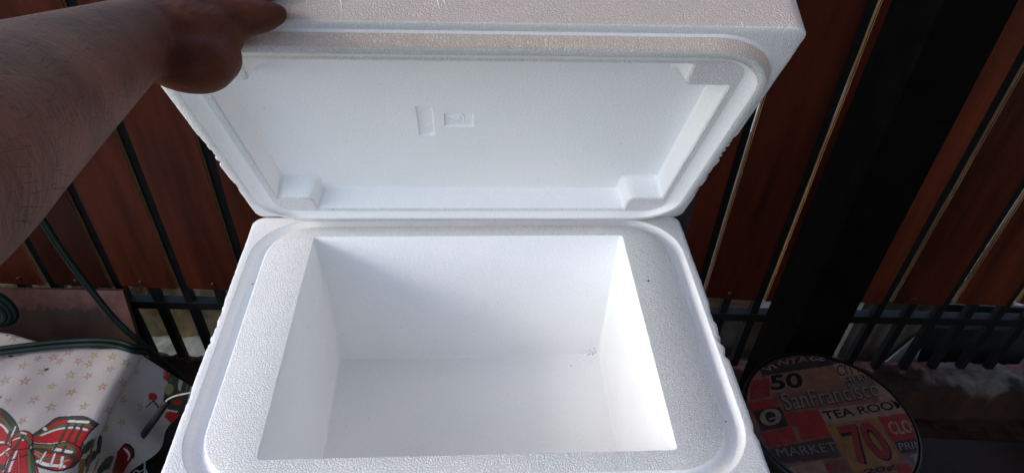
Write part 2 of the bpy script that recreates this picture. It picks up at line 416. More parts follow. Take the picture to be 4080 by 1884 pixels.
# lid, held open
LT = .4811
lid = empty('cooler_lid', (-.0554, .7366, CZ-.6045), .07, 'white polystyrene cooler lid held open, showing its hollow underside', 'cooler lid')
lx, ly, lz = Vector((1, 0, 0)), Vector((0, -math.sin(LT), math.cos(LT))), Vector((0, -math.cos(LT), -math.sin(LT)))
def L3(pts, n): return [tuple(lx*a + ly*b + lz*n) for a, b in pts]
lc = (0, .2055)
chipsL = [(-.292, .20, .025, .004), (-.292, .17, .018, .006), (-.292, .10, .02, .003), (.292, .21, .02, .004), (.292, .185, .022, .006), (.292, .14, .02, .004), (.292, .09, .02, .003)]
cav = dict(cx=0, cy=.203)
rings = [
    L3(ring(.286, .200, .02, *lc), -.066),
    L3(ring(.289, .2030, .018, *lc), -.062),
    L3(edge_noise(ring(.291, .2050, .016, *lc), .001, 4, chipsL), -.006),
    L3(edge_noise(ring(.2915, .2050, .016, *lc), .0016, 4, chipsL), -.0015),
    L3(edge_noise(ring(.2895, .2035, .015, *lc), .0012, 4, chipsL), .0),
    L3(ring(.2845, .1955, .072, *lc), .0),
    L3(ring(.2825, .1935, .072, *lc), .0018),
    L3(ring(.2790, .1890, .070, *lc), .0105),
    L3([(x + .0009*noise.noise(Vector((x*120, y*120, 3))), y + .0009*noise.noise(Vector((x*120, y*120, 8)))) for x, y in ring(.2775, .1875, .068, *lc)], .0118),
    L3(ring(.2690, .1780, .056, *lc), .0118),
    L3(ring(.2675, .1765, .050, *lc), .0108),
    L3(ring(.2610, .1715, .040, 0, .2045), .0060),
    L3(ring(.2540, .1670, .026, 0, .2035), .0052),
    L3([(x + .0007*noise.noise(Vector((x*150, y*150, 5))), y + .0007*noise.noise(Vector((x*150, y*150, 6)))) for x, y in ring(.2470, .1630, 0, 0, .2030, notch=(.043, .033, .010))], .0052),
    L3(ring(.2455, .1610, 0, 0, .2030, notch=(.0435, .0335, .010)), .0035),
    L3(ring(.2420, .1560, 0, 0, .2030, notch=(.045, .036, .011)), -.0195),
    L3(ring(.2390, .1520, 0, 0, .2030, notch=(.047, .038, .012)), -.0225),
]
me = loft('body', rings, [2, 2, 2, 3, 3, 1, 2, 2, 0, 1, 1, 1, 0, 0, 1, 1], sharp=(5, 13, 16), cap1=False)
# cavity floor with two moulded recesses
n = len(rings[0]); base = (len(rings)-1)*n
bmx = bmesh.new(); bmx.from_mesh(me); bmx.verts.ensure_lookup_table()
loop = [bmx.verts[base+k] for k in range(n)]
def lidpt(a, b, nn): return lx*a + ly*b + lz*nn
NF = -.0225
holes = []
def recess(poly, dep=.0028, dr=.0012):
    top = [bmx.verts.new(lidpt(a, b, NF)) for a, b in poly]
    cxx = sum(a for a, b in poly)/4; cyy = sum(b for a, b in poly)/4
    bot = [bmx.verts.new(lidpt(a+(dr if a < cxx else -dr), b+(dr if b < cyy else -dr), NF-dep)) for a, b in poly]
    m = len(poly)
    for k in range(m):
        f = bmx.faces.new((top[k], top[(k+1) % m], bot[(k+1) % m], bot[k])); f.material_index = 1
    f = bmx.faces.new(bot); f.material_index = 1
    return [bmx.edges.get((top[k], top[(k+1) % m])) for k in range(m)]
PX = .006                                # line-of-sight shift between the lid plane and the cavity floor
es = [bmx.edges.get((loop[k], loop[(k+1) % n])) for k in range(n)]
es += recess([(-.060, .186), (-.0415, .186), (-.0415, .247), (-.060, .247)])
es += recess([(-.0305, .206), (.0020, .206), (.0020, .234), (-.0305, .234)])
r = bmesh.ops.triangle_fill(bmx, edges=es, use_beauty=True)
for g in r['geom']:
    if isinstance(g, bmesh.types.BMFace): g.material_index = 1; g.smooth = False
bmesh.ops.recalc_face_normals(bmx, faces=bmx.faces)
bmx.to_mesh(me); bmx.free()
link('body', me, lid, [M_ROUGH, M_SMOOTH, M_WARM_TINT, M_SKINNED])
# raised moulder's mark: a triangle with a bent arrow, and small strokes beside it
def strokes(name, segs, rad, nn):
    V = []; F = []
    for (p, q_) in segs:
        P = lidpt(*p, nn); Q = lidpt(*q_, nn); t = (Q-P).normalized(); s = t.cross(lz).normalized()*rad; h = lz*rad*1.1
        b0 = len(V)
        for X in (P, Q): V += [X-s, X+h, X+s]
        F += [(b0, b0+1, b0+4, b0+3), (b0+1, b0+2, b0+5, b0+4), (b0, b0+2, b0+1), (b0+3, b0+4, b0+5)]
    return mesh_from(name, V, F)
segs = [((-.0265, .2215), (-.012, .2300)), ((-.012, .2300), (-.0085, .2260)), ((-.0085, .2260), (-.0085, .2130)), ((-.0085, .2130), (-.0125, .2095)), ((-.0125, .2095), (-.0265, .2215)),
        ((-.018, .2170), (-.018, .2240)), ((-.018, .2240), (-.013, .2240)), ((-.013, .2240), (-.013, .2150)), ((-.013, .2190), (-.018, .2190)),
        ((-.0055, .2240), (-.001, .2290)), ((-.0045, .2190), (-.0045, .2140)), ((-.0020, .2200), (-.0020, .2140)), ((.0003, .2190), (.0003, .2140))]
link('moulded_mark', strokes('moulded_mark', segs, .00055, NF-.0028), lid, [M_SMOOTH])
segs = [((-.0535, .1905), (-.0490, .1885)), ((-.0490, .1885), (-.0470, .1900))]
link('moulded_mark', strokes('moulded_mark', segs, .0006, NF-.0028), lid, [M_SMOOTH])
# scratches and a nick on the rim face
def face_pt(a, w, lift=0): return lx*a + ly*(.4105-.0008+lift) + lz*(-w)
for (a0, a1, w0, w1, rr) in [(-.165, -.1575, .055, .006, .0012), (-.142, -.1335, .06, .004, .0010), (-.1145, -.1045, .06, .003, .0014), (-.035, -.0235, .055, .006, .0010), (-.031, -.0175, .06, .004, .0009), (.2295, .2310, .0065, .0005, .0016)]:
    V = []; F = []; KK = 7
    for k in range(KK):
        t = k/(KK-1); c = face_pt(a0+(a1-a0)*t, w0+(w1-w0)*t); wv = rr*(.6+.5*math.sin(math.pi*t))
        V += [c-lx*wv-ly*.0004, c+ly*wv*.75, c+lx*wv-ly*.0004]
    for k in range(KK-1):
        for q_ in range(2): F.append((3*k+q_, 3*k+q_+1, 3*k+q_+4, 3*k+q_+3))
    link('scuff_ridge', mesh_from('scuff_ridge', V, F), lid, [M_SMOOTH])

# dark table under the cooler and chair back behind it
tb = empty('side_table', (-.059, .53, 0), .076, 'small dark table carrying the white cooler box', 'table')
link('table_top', box_me('table_top', (-.25, -.185, CZ-.92), (.25, .185, CZ-.889), .003), tb, [M_DARKWOOD])
lg = box_me('leg', (-.02, -.02, 0), (.02, .02, CZ-.921), .002); lg.materials.append(M_DARKWOOD)
for sx in (-1, 1):
    for sy in (-1, 1):
        o = link('leg', lg, tb); o.location = (sx*.22, sy*.155, 0)
ch = empty('patterned_chair', (.08, .80, 0), .02, 'dark chair back with black scroll pattern behind the cooler hinge', 'chair')
link('backrest', box_me('backrest', (-.19, 0, .46), (.187, .022, 1.005), .004), ch, [M_CHAIR])
link('seat', box_me('seat', (-.19, .022, .40), (.187, .30, .44), .006), ch, [M_CHAIR])
lg = box_me('leg', (-.014, -.014, 0), (.014, .014, .40), .002); lg.materials.append(M_DARKWOOD)
for sx in (-1, 1):
    for yy in (.03, .27):
        o = link('leg', lg, ch); o.location = (sx*.165, yy, 0)
def scroll(cx, cz, s, flip):
    P = []
    for k in range(30):
        a = k/29*2.3*math.pi; r = s*(1-.75*k/29); P.append((cx + flip*r*math.cos(a), -.0015, cz + r*math.sin(a)))
    return P
for cx, cz, s, fl in [(.155, .975, .022, 1), (.160, .905, .026, -1), (.145, .935, .012, 1)]:
    link('scroll_motif', tube_me('scroll_motif', scroll(cx, cz, s, fl), [.0045*(1-.5*k/29)+.001 for k in range(30)], 6), ch, [M_BLK], True)

# ---------------------------------------------------------------- person's arm holding the lid
def limb(bm, pts, n=20):                 # tapered rounded limb through (point, radius) pairs
    P = spline([p for p, r in pts], 7); Rr = [v.x for v in spline([(r, 0, 0) for p, r in pts], 7)]
    tm = tube_me('t', P, Rr, n); bm.from_mesh(tm); bpy.data.meshes.remove(tm)
    for p, r in ((P[0], Rr[0]), (P[-1], Rr[-1])):
        bmesh.ops.create_uvsphere(bm, u_segments=n, v_segments=12, radius=r*.995, matrix=Matrix.Translation(p))
def fused(name, limbs, voxel, smooth):
    bm = bmesh.new()
    for l in limbs: limb(bm, l)
    me = bpy.data.meshes.new('t'); bm.to_mesh(me); bm.free()
    o = bpy.data.objects.new('t', me); COL.objects.link(o)
    md = o.modifiers.new('r', 'REMESH'); md.mode = 'VOXEL'; md.voxel_size = voxel; md.use_smooth_shade = True
    m2 = o.modifiers.new('s', 'SMOOTH'); m2.iterations = smooth; m2.factor = .5
    dg = bpy.context.evaluated_depsgraph_get(); me2 = bpy.data.meshes.new_from_object(o.evaluated_get(dg), depsgraph=dg)
    bpy.data.objects.remove(o); me2.name = name; return me2
A = at_depth
def rad(px, d): return px/2*d/FPX
def K(u, v, d, px): return (A(u, v, d), rad(px, d))
el = K(-420, 700, .245, 1000)
ad_ = (el[0]-A(60, 425, .355)).normalized()
limbs = [
  [K(830, 95, .560, 250), K(690, 105, .545, 285), K(575, 129, .520, 284), K(480, 184, .485, 350), K(370, 247, .450, 428), K(220, 333, .405, 535), K(60, 425, .355, 650), K(-150, 545, .30, 805), el,
   (el[0]+ad_*.10, .040), (el[0]+ad_*.20+Vector((-.01, -.03, .0)), .046)],
  [K(610, 190, .528, 245), K(720, 235, .526, 262), K(815, 255, .522, 240), K(868, 235, .528, 195)],          # heel of the hand
  [K(640, 140, .532, 300), K(760, 150, .535, 310), K(860, 130, .538, 250), K(915, 95, .542, 170)],
  [K(800, 100, .545, 270), K(930, 76, .546, 185), K(1020, 68, .549, 142), K(1075, 62, .551, 122), K(1103, 58, .552, 92)],   # little finger
  [K(800, 20, .56, 250), K(930, -45, .562, 170), K(1040, -58, .564, 128), K(1100, -58, .566, 108), K(1150, -54, .567, 80)],
  [K(800, -60, .575, 240), K(915, -145, .574, 160), K(1040, -165, .578, 122), K(1130, -160, .581, 102), K(1190, -150, .583, 76)],
  [K(780, -120, .588, 225), K(890, -240, .590, 152), K(1010, -270, .594, 116), K(1090, -265, .597, 96), K(1140, -250, .599, 72)],
  [K(690, -30, .572, 235), K(740, -170, .582, 175), K(790, -310, .596, 125), K(850, -400, .605, 88)],
]
M_SKIN = mat('skin', (.115, .034, .020), .6, .12, 14, .45, .0011, 210, col2=(.185, .064, .036), detail=7)
sb = M_SKIN.node_tree.nodes['Principled BSDF']; sb.inputs['Subsurface Weight'].default_value = .12; sb.inputs['Subsurface Radius'].default_value = (.012, .004, .002)
person = link('person', fused('person', limbs, .0030, 14), None, [M_SKIN], True)
tag(person, 'bare left arm reaching in from the left, hand holding the cooler lid open', 'person')

# fine dark hairs on the forearm
pm = person.data; ax_ = [K(575, 129, .52, 1)[0], K(60, 425, .355, 1)[0], el[0]]
nP = len(pm.polygons); V = []; F = []
fwd = (ax_[0]-ax_[1]).normalized()
while len(V) < 3*1000:
    pl = pm.polygons[random.randrange(nP)]; c = Vector(pl.center); h = (c-ax_[1]).dot(fwd)
    if not -.14 < h < .15: continue
    n_ = Vector(pl.normal); d = (fwd*.9 + n_*random.uniform(.15, .45) + Vector((random.uniform(-.5, .5), random.uniform(-.5, .5), -.25+random.uniform(-.4, .4)))).normalized()
    L_ = random.uniform(.005, .012); sd = d.cross(n_).normalized()*.00008; b0 = len(V)
    V += [c-sd, c+sd, c + d*L_ - n_*L_*.12]; F.append((b0, b0+1, b0+2))
tag(link('arm_hair', mesh_from('arm_hair', V, F), person, [mat('arm_hair', (.03, .014, .008), .8, .05, 40, .2)]), kind='stuff')

# ---------------------------------------------------------------- tablecloth on a low table at left
ZT = CZ-1.25
XE, YB = -.838, 1.012
low = empty('low_table', (-1.15, .72, 0), 0, 'low table at left hidden under the star patterned cloth', 'table')
link('table_top', box_me('table_top', (-.45, -.5, ZT-.045), (.295, .275, ZT-.008), .004), low, [M_DARKWOOD])
lg = box_me('leg', (-.025, -.025, 0), (.025, .025, ZT-.046), .003); lg.materials.append(M_DARKWOOD)
for dx in (-.41, .24):
    for dy in (-.45, .22):
        o = link('leg', lg, low); o.location = (dx, dy, 0)
ds = .0012
sv = np.arange(-1.50, XE+.175, ds); tv = np.arange(.40, YB+.10, ds)
SS, TT = np.meshgrid(sv, tv)
col = np.zeros(SS.shape+(3,)); col[:] = (.46, .415, .395)
def drape():
    R = .022
    dx = SS-XE+R; Xp = np.where(dx > 0, 0, SS); Z = np.full(SS.shape, ZT); X = SS.copy(); Y = TT.copy()
    a = np.clip(dx/R, 0, math.pi/2); over = np.maximum(dx-R*math.pi/2, 0)
    bx = XE-R
    near = np.clip((TT-.80)/.20, 0, 1)
    flare = .16 + .62*near**2 + .10*np.sin(TT*38)
    X = np.where(dx > 0, bx + R*np.sin(a) + over*flare/np.sqrt(1+flare**2), X); Z = np.where(dx > 0, ZT - R*(1-np.cos(a)) - over/np.sqrt(1+flare**2), Z)
    back = YB - .010 + .055*np.clip((-1.02-SS)/.25, 0, 1)
    R2 = .012
    dy = TT-back+R2; b = np.clip(dy/R2, 0, math.pi/2); ov = np.maximum(dy-R2*math.pi/2, 0)
    Y = np.where(dy > 0, back - R2 + R2*np.sin(b) + ov*.1, Y); Z = Z - np.where(dy > 0, R2*(1-np.cos(b)) + ov, 0)
    top = (dx < 0) & (dy < 0)
    w = .0022*np.sin(SS*31+TT*17) + .0018*np.sin(TT*47-SS*13) + .0014*np.sin(SS*71+1)
    Z = Z + w*np.where(dx < .03, 1, .5) + .004*np.exp(-((SS+1.0)/.06)**2)*np.exp(-((TT-.985)/.05)**2)
    X = X + np.where(dx > 0, .006*np.sin(TT*60+1)*np.clip(over/.1, 0, 1), 0)
    return X, Y, Z
_X, _Y, _Z = drape()
_P = np.stack([_X, _Y, _Z-CZ], -1); _d = _P @ np.array(FW)
_px = 2040 + FPX*(_P @ np.array(RT))/_d; _py = 942 - FPX*(_P @ np.array(UPV))/_d
def unroll(u, v):                            # photo pixel -> print coordinates (s, t) on the flat cloth
    P = on_z(u, v, ZT)
    if P.x < XE-.03: return (P.x, P.y)
    e = lambda a, b, c: (a-u)**2 + (b-v)**2 + (c*20)**2*.2
    k = np.argmin(e(_px[::5, ::5], _py[::5, ::5], _d[::5, ::5])); r, c = np.unravel_index(k, _px[::5, ::5].shape); r *= 5; c *= 5
    w = (slice(max(0, r-6), r+7), slice(max(0, c-6), c+7))
    k = np.argmin(e(_px[w], _py[w], _d[w])); rr, cc = np.unravel_index(k, _px[w].shape); rr += w[0].start; cc += w[1].start
    return (float(SS[rr, cc]) + (random.random()-.5)*ds*.2, float(TT[rr, cc]))
def inside(poly):
    x, y = SS, TT; r = np.zeros(x.shape, bool); n = len(poly)
    xs = [p[0] for p in poly]; ys = [p[1] for p in poly]
    bb = (x > min(xs)) & (x < max(xs)) & (y > min(ys)) & (y < max(ys))
    if not bb.any(): return bb
    X = x[bb]; Y = y[bb]; q = np.zeros(X.shape, bool)
    for i in range(n):
        x1, y1 = poly[i]; x2, y2 = poly[(i+1) % n]
        if y1 == y2: continue
        c = ((y1 > Y) != (y2 > Y)) & (X < (x2-x1)*(Y-y1)/(y2-y1)+x1); q ^= c
    r[bb] = q; return r
def dist(pl):
    d = np.full(SS.shape, 9.0)
    xs = [p[0] for p in pl]; ys = [p[1] for p in pl]
    bb = (SS > min(xs)-.02) & (SS < max(xs)+.02) & (TT > min(ys)-.02) & (TT < max(ys)+.02)
    X = SS[bb]; Y = TT[bb]; e = np.full(X.shape, 9.0)
    for (x1, y1), (x2, y2) in zip(pl[:-1], pl[1:]):
        L2 = (x2-x1)**2+(y2-y1)**2+1e-12; t = np.clip(((X-x1)*(x2-x1)+(Y-y1)*(y2-y1))/L2, 0, 1)
        e = np.minimum(e, np.hypot(X-x1-t*(x2-x1), Y-y1-t*(y2-y1)))
    d[bb] = e; return d
def PX2(pts): return [unroll(u, v) for u, v in pts]
def sm(pts, n=6): return [(p.x, p.y) for p in spline([(u, v, 0) for u, v in pts], n)]
RED, DRED, GRN, OLV, BLKC, WHT, GOLD = (.47, .022, .022), (.20, .010, .012), (.045, .06, .035), (.13, .125, .055), (.012, .012, .012), (.68, .66, .62), (.36, .27, .16)
def fill(pts, c, m=None):
    k = inside(PX2(pts))
    if m is not None: k &= m
    col[k] = c; return k
def line(pts, c, w, m=None):
    k = dist(PX2(pts)) < w*.55
    if m is not None: k &= m
    col[k] = c
# little gold stars scattered over the cloth
stars = [(90,1405,0),(215,1425,.4),(155,1432,.1),(375,1418,.5),(275,1405,.2),(450,1424,.3),(505,1442,.1),(240,1440,.7),(315,1440,.6),(95,1463,.2),(168,1480,.8),(280,1490,.3),(350,1493,.5),(440,1472,.1),(355,1449,.4),
         (20,1515,.4),(100,1520,.9),(205,1535,.2),(283,1558,.7),(410,1543,.3),(35,1598,.1),(137,1594,.7),(205,1623,.4),(335,1618,.2),(90,1678,.6),(492,1525,.5),(490,1592,.2),(435,1634,.6),(485,1680,.1),(420,1705,.4),(10,1432,.3),(140,1352,.2),(60,1345,.7),
         (-40,1480,.3),(-60,1560,.6),(-30,1640,.2),(-90,1420,.4),(-110,1610,.1),(-20,1410,.8),(560,1620,.3),(545,1480,.6)]
for (u, v, a) in stars:
    c = unroll(u, v); R = random.uniform(.009, .0125); P = []
    for k in range(5):
        an = a*2 + k*2*math.pi/5; P.append((c[0]+R*math.cos(an), c[1]+R*math.sin(an)))
    g = tuple(x*random.uniform(.75, 1.2) for x in GOLD)
    for k in range(5):
        q = dist([P[k], (c[0]*.75+P[k][0]*.25, c[1]*.75+P[k][1]*.25)]) < .0010; col[q] = g
        q = dist([P[k], P[(k+2) % 5]]) < .0006; col[q] = g
# plaid bow
upper = sm([(130,1732),(185,1690),(225,1660),(270,1655),(330,1656),(365,1672),(393,1690)]) + sm([(393,1690),(370,1710),(340,1745),(322,1785)]) + sm([(322,1785),(270,1765),(200,1768),(133,1765)])
lower = sm([(130,1765),(200,1768),(275,1760),(325,1795),(318,1830),(285,1860),(235,1874),(185,1868),(145,1850),(130,1800)])
knot = sm([(45,1795),(48,1750),(70,1722),(98,1716),(125,1728),(132,1755),(118,1782),(85,1794),(45,1795)])
left = sm([(-60,1640),(0,1628),(45,1660),(72,1700),(72,1725),(50,1760),(0,1770),(-60,1760)])
leftlow = sm([(-60,1775),(20,1768),(45,1785),(60,1795),(30,1840),(10,1900),(-60,1900)])
tail = sm([(60,1790),(105,1782),(118,1785),(140,1830),(145,1910),(30,1910),(32,1860)])
def plaid(poly, along, across):
    m = fill(poly, RED)
    for L_ in (along, across):
        for pts, c, w in L_: line(sm(pts), BLKC, w+.0018, m)
        for pts, c, w in L_: line(sm(pts), c, w, m)
    line(poly+[poly[0]], BLKC, .0022)
    return m
plaid(upper, [([(140,1728),(215,1668),(270,1658),(340,1662),(390,1692)], GRN, .008), ([(150,1735),(220,1695),(290,1685),(345,1692),(375,1705)], OLV, .006), ([(165,1730),(225,1704),(290,1698),(345,1712)], WHT, .0045), ([(135,1766),(200,1766),(260,1760),(300,1775)], WHT, .004)],
      [([(285,1655),(262,1700),(240,1750),(228,1775)], GRN, .0035), ([(318,1655),(295,1700),(272,1745),(262,1775)], GRN, .0035), ([(345,1662),(322,1710),(300,1760)], GRN, .0035), ([(272,1672),(350,1680)], WHT, .0050), ([(172,1700),(180,1708)], WHT, .005)])
plaid(lower, [([(135,1775),(200,1778),(260,1772),(300,1800)], OLV, .007), ([(140,1790),(200,1800),(260,1805),(300,1830),(290,1855)], GRN, .006), ([(215,1788),(285,1800)], WHT, .006), ([(150,1838),(190,1852),(255,1856)], WHT, .006), ([(150,1820),(200,1830),(270,1832)], OLV, .005), ([(150,1855),(230,1878),(300,1858)], BLKC, .005)],
      [([(182,1802),(160,1842)], WHT, .004), ([(220,1808),(205,1850)], WHT, .0035), ([(250,1820),(240,1860)], WHT, .0045), ([(228,1768),(215,1790)], GRN, .003), ([(262,1775),(250,1800)], GRN, .003)])
line(sm([(140,1795),(175,1812)]), GOLD, .002); line(sm([(140,1805),(170,1828)]), GOLD, .002); line(sm([(250,1838),(275,1832)]), GOLD, .003)
plaid(left, [([(-60,1650),(0,1640),(40,1670),(65,1715)], GRN, .008), ([(-60,1680),(0,1668),(35,1700),(55,1735)], OLV, .005), ([(-60,1700),(0,1690),(38,1728)], WHT, .004), ([(-60,1762),(0,1758),(30,1762)], WHT, .004)], [([(38,1720),(20,1770)], GRN, .004), ([(62,1700),(45,1735)], WHT, .003)])
plaid(leftlow, [([(-60,1830),(20,1870),(30,1900)], GRN, .006), ([(0,1815),(45,1782)], WHT, .005)], [([(60,1805),(20,1880)], WHT, .005), ([(25,1800),(60,1850)], GOLD, .003)])
plaid(tail, [([(125,1790),(135,1900)], GRN, .007), ([(115,1790),(120,1900)], OLV, .005), ([(70,1800),(40,1880)], WHT, .004)], [([(45,1840),(110,1815)], DRED, .002), ([(78,1810),(78,1890)], (.45, .12, .08), .002)])
plaid(knot, [([(70,1730),(100,1735),(125,1770)], OLV, .006), ([(52,1752),(78,1745),(95,1755)], WHT, .003), ([(85,1722),(105,1730)], WHT, .003)], [([(95,1735),(60,1790)], GRN, .004)])
# holly, cone and candy beside the bow
for (u0, v0, u1, v1, w, c) in [(330,1800,372,1752,.010,GRN),(360,1800,378,1745,.006,OLV),(400,1740,395,1800,.012,GRN),(330,1850,395,1790,.012,GRN),(410,1860,450,1822,.014,GRN),(390,1880,420,1840,.010,(.03,.05,.03)),(345,1880,365,1800,.007,OLV),(430,1830,400,1870,.008,GRN),(330,1835,320,1890,.012,(.25,.16,.06)),(372,1880,392,1820,.004,(.22,.15,.07))]:
    a = unroll(u0, v0); b = unroll(u1, v1)
    for k in range(9):
        t = k/8; p = (a[0]+(b[0]-a[0])*t, a[1]+(b[1]-a[1])*t); r = w*(.35+.65*math.sin(math.pi*(.15+.8*t)))*(1 if k % 2 else .7)
        q = np.hypot(SS-p[0], TT-p[1]) < r*.8; col[q] = c
fill(sm([(445,1884),(470,1800),(500,1770),(525,1785),(530,1820),(510,1850),(490,1884)]), DRED); line(sm([(470,1800),(500,1768),(527,1785),(532,1820)]), BLKC, .004); line(sm([(495,1785),(515,1810),(510,1830)]), WHT, .0025)
# second motif near the far corner of the drop
fill(sm([(650,1505),(672,1492),(745,1552),(742,1572),(700,1545),(650,1505)]), RED); line([(655,1510),(680,1498)], GRN, .007); line([(672,1520),(690,1508)], WHT, .003); line([(725,1560),(738,1552)], WHT, .003)
fill(sm([(655,1545),(690,1540),(745,1580),(730,1640),(690,1660),(650,1590)]), GRN); fill(sm([(590,1568),(620,1565),(625,1590),(595,1592)]), RED); fill(sm([(690,1595),(720,1590),(715,1612),(690,1612)]), RED)
fill(sm([(655,1660),(670,1640),(712,1650),(705,1690),(690,1690)]), RED); line([(668,1632),(705,1640)], WHT, .003); line([(585,1620),(610,1595),(632,1620)], BLKC, .003)
q = np.hypot(SS-unroll(673, 1550)[0], TT-unroll(673, 1550)[1]) < .012; col[q] = (.30, .26, .12)
# flies / crumbs printed dark are left as dirt
for (u, v) in [(48,1420),(40,1418),(183,1472),(190,1470),(30,1338),(2,1580)]:
    c = unroll(u, v); q = np.hypot(SS-c[0], TT-c[1]) < .0028; col[q] = (.03, .03, .03)
col *= (1+.05*np.random.randn(*SS.shape))[..., None].clip(.8, 1.2)
# drape it
X, Y, Z = drape()
ny, nx = SS.shape
V = np.stack([X, Y, Z], -1).reshape(-1, 3); idx = np.arange(ny*nx).reshape(ny, nx)
F = np.stack([idx[:-1, :-1], idx[:-1, 1:], idx[1:, 1:], idx[1:, :-1]], -1).reshape(-1, 4)
def np_mesh(name, V, F, C):
    me = bpy.data.meshes.new(name); me.vertices.add(len(V)); me.vertices.foreach_set('co', V.astype('f').ravel())
    me.loops.add(F.size); me.loops.foreach_set('vertex_index', F.astype('i').ravel()); me.polygons.add(len(F))
    me.polygons.foreach_set('loop_start', np.arange(0, F.size, F.shape[1], dtype='i')); me.polygons.foreach_set('use_smooth', np.ones(len(F), bool))
    me.update(calc_edges=True); at = me.color_attributes.new('print', 'FLOAT_COLOR', 'POINT')
    at.data.foreach_set('color', np.concatenate([C.reshape(-1, 3), np.ones((len(V), 1))], 1).clip(0, 1).astype('f').ravel()); return me
tag(link('tablecloth', np_mesh('tablecloth', V, F, col), None, [M_CLOTH]), 'white festive tablecloth with gold stars and a red plaid bow over the low table', 'tablecloth')

# ---------------------------------------------------------------- things at the left
brd = empty('painted_board', on_y(250, 1350, 1.115), 0, 'reddish brown board with flaking paint leaning on the slats at left', 'board')
bl = brd.location
def bpt(u, v, y): return on_y(u, v, y) - bl
c = [bpt(-160, 1147, 1.150), bpt(490, 1157, 1.150), bpt(566, 1400, 1.085), bpt(-160, 1400, 1.085)]
nb = (c[1]-c[0]).cross(c[3]-c[0]).normalized(); nb = nb if nb.y < 0 else -nb
me = mesh_from('panel', c + [p-nb*.010 for p in c], [(0, 1, 2, 3), (7, 6, 5, 4), (0, 4, 5, 1), (1, 5, 6, 2), (2, 6, 7, 3), (3, 7, 4, 0)])
link('panel', me, brd, [M_BOARD])
# remaining skin of faded paint along the top and down the right side, with a ragged lower edge
U = np.linspace(0, 1, 140); V = []; F = []
for i, uu in enumerate(U):
    dep = .30 + .13*noise.noise(Vector((uu*9, 1, 0))) + .10*noise.noise(Vector((uu*37, 5, 0))) + (.55*max(0, (uu-.82)/.18) if uu > .80 else 0)*(.8+.5*noise.noise(Vector((uu*30, 2, 2))))
    if uu < .22: dep *= uu/.22*.7+.1
    dep = max(.03, min(.93, dep))
    a = c[0].lerp(c[1], uu); b = c[3].lerp(c[2], uu)
    V += [a+nb*.0012, a.lerp(b, dep)+nb*.0012, a.lerp(b, dep)+nb*.0001]
for i in range(len(U)-1): F += [(3*i, 3*i+1, 3*i+4, 3*i+3), (3*i+1, 3*i+2, 3*i+5, 3*i+4)]
link('paint_skin', mesh_from('paint_skin', V, F), brd, [M_FLAKE])

def hose_pair(name, pts, r, parent, sep):
    for k, s in enumerate((-1, 1)):
        link(name, tube_me(name, spline([Vector(p)+Vector(sep)*s for p in pts], 8), r, 10), parent, [M_HOSE], True)
hz = empty('garden_hose', on_y(480, 1290, 1.07), 0, 'dark green twin hose slanting down before the board and past the cloth', 'hose')
h0 = hz.location
P1 = [on_y(60, 740, 1.06), on_y(150, 850, 1.06), on_y(240, 990, 1.06), on_y(350, 1140, 1.06), on_y(470, 1285, 1.055), on_y(590, 1390, 1.04), on_y(690, 1480, 1.03), on_y(765, 1560, 1.02), on_y(850, 1650, 1.0)]
hose_pair('strand', [p-h0 for p in P1], .0046, hz, (.0036, 0, .0031))
h2 = empty('hose_end', on_z(250, 1385, ZT+.01), 0, 'dark green twin hose lying across the back edge of the star cloth', 'hose')
P2 = [on_z(-160, 1418, ZT+.016), on_z(0, 1397, ZT+.016), on_z(120, 1382, ZT+.016), on_z(250, 1369, ZT+.016), on_z(390, 1363, ZT+.018), on_z(470, 1370, ZT+.014), on_z(530, 1388, ZT+.006), on_z(585, 1400, ZT-.03)]
hose_pair('strand', [p-h2.location for p in P2], .0056, h2, (0, .006, .0012))
# coil of hose at the frame edge
hc = empty('hose_coil', on_y(-35, 1222, 1.06), 0, 'coiled dark green hose hanging at the left edge of the picture', 'hose coil')
for k in range(4):
    R_ = .050-.0095*k; P = [(R_*math.cos(a)+.002*k, -.006*k*(1 if k < 3 else .6), R_*math.sin(a)*1.12) for a in np.linspace(0, 2*math.pi, 36, endpoint=False)]
    link('loop', tube_me('loop', P, .0075, 10, closed=True), hc, [M_HOSE], True)
link('strap', tube_me('strap', spline([(0, .02, .05), (-.005, .05, .10), (-.01, .10, .14)], 5), .004, 8), hc, [M_BLACK], True)

# black sleeve on a white wire in front of the hanging cloth
sw = empty('wire_sleeve', on_y(615, 1665, .86), 0, 'black sleeve threaded on a white wire before the hanging cloth', 'wire')
s0 = sw.location
link('sleeve', tube_me('sleeve', [p-s0 for p in spline([on_y(568, 1736, .855), on_y(605, 1685, .86), on_y(640, 1635, .866), on_y(664, 1597, .87)], 5)], .0078, 12), sw, [M_BLACK], True)
link('wire', tube_me('wire', [p-s0 for p in spline([on_y(658, 1603, .869), on_y(672, 1588, .871), on_y(700, 1576, .873), on_y(745, 1566, .875), on_y(800, 1556, .88)], 6)], .0019, 8), sw, [M_WIRE], True)
link('wire', tube_me('wire', [p-s0 for p in spline([on_y(566, 1738, .855), on_y(572, 1775, .85), on_y(576, 1830, .845), on_y(577, 1890, .84), on_y(579, 1960, .83)], 6)], .0021, 8), sw, [M_WIRE], True)
link('wire', tube_me('wire', [p-s0 for p in spline([on_y(520, 1900, .83), on_y(540, 1872, .835), on_y(556, 1878, .84), on_y(578, 1868, .84), on_y(590, 1895, .835)], 6)], .0016, 8), sw, [M_WIRE], True)

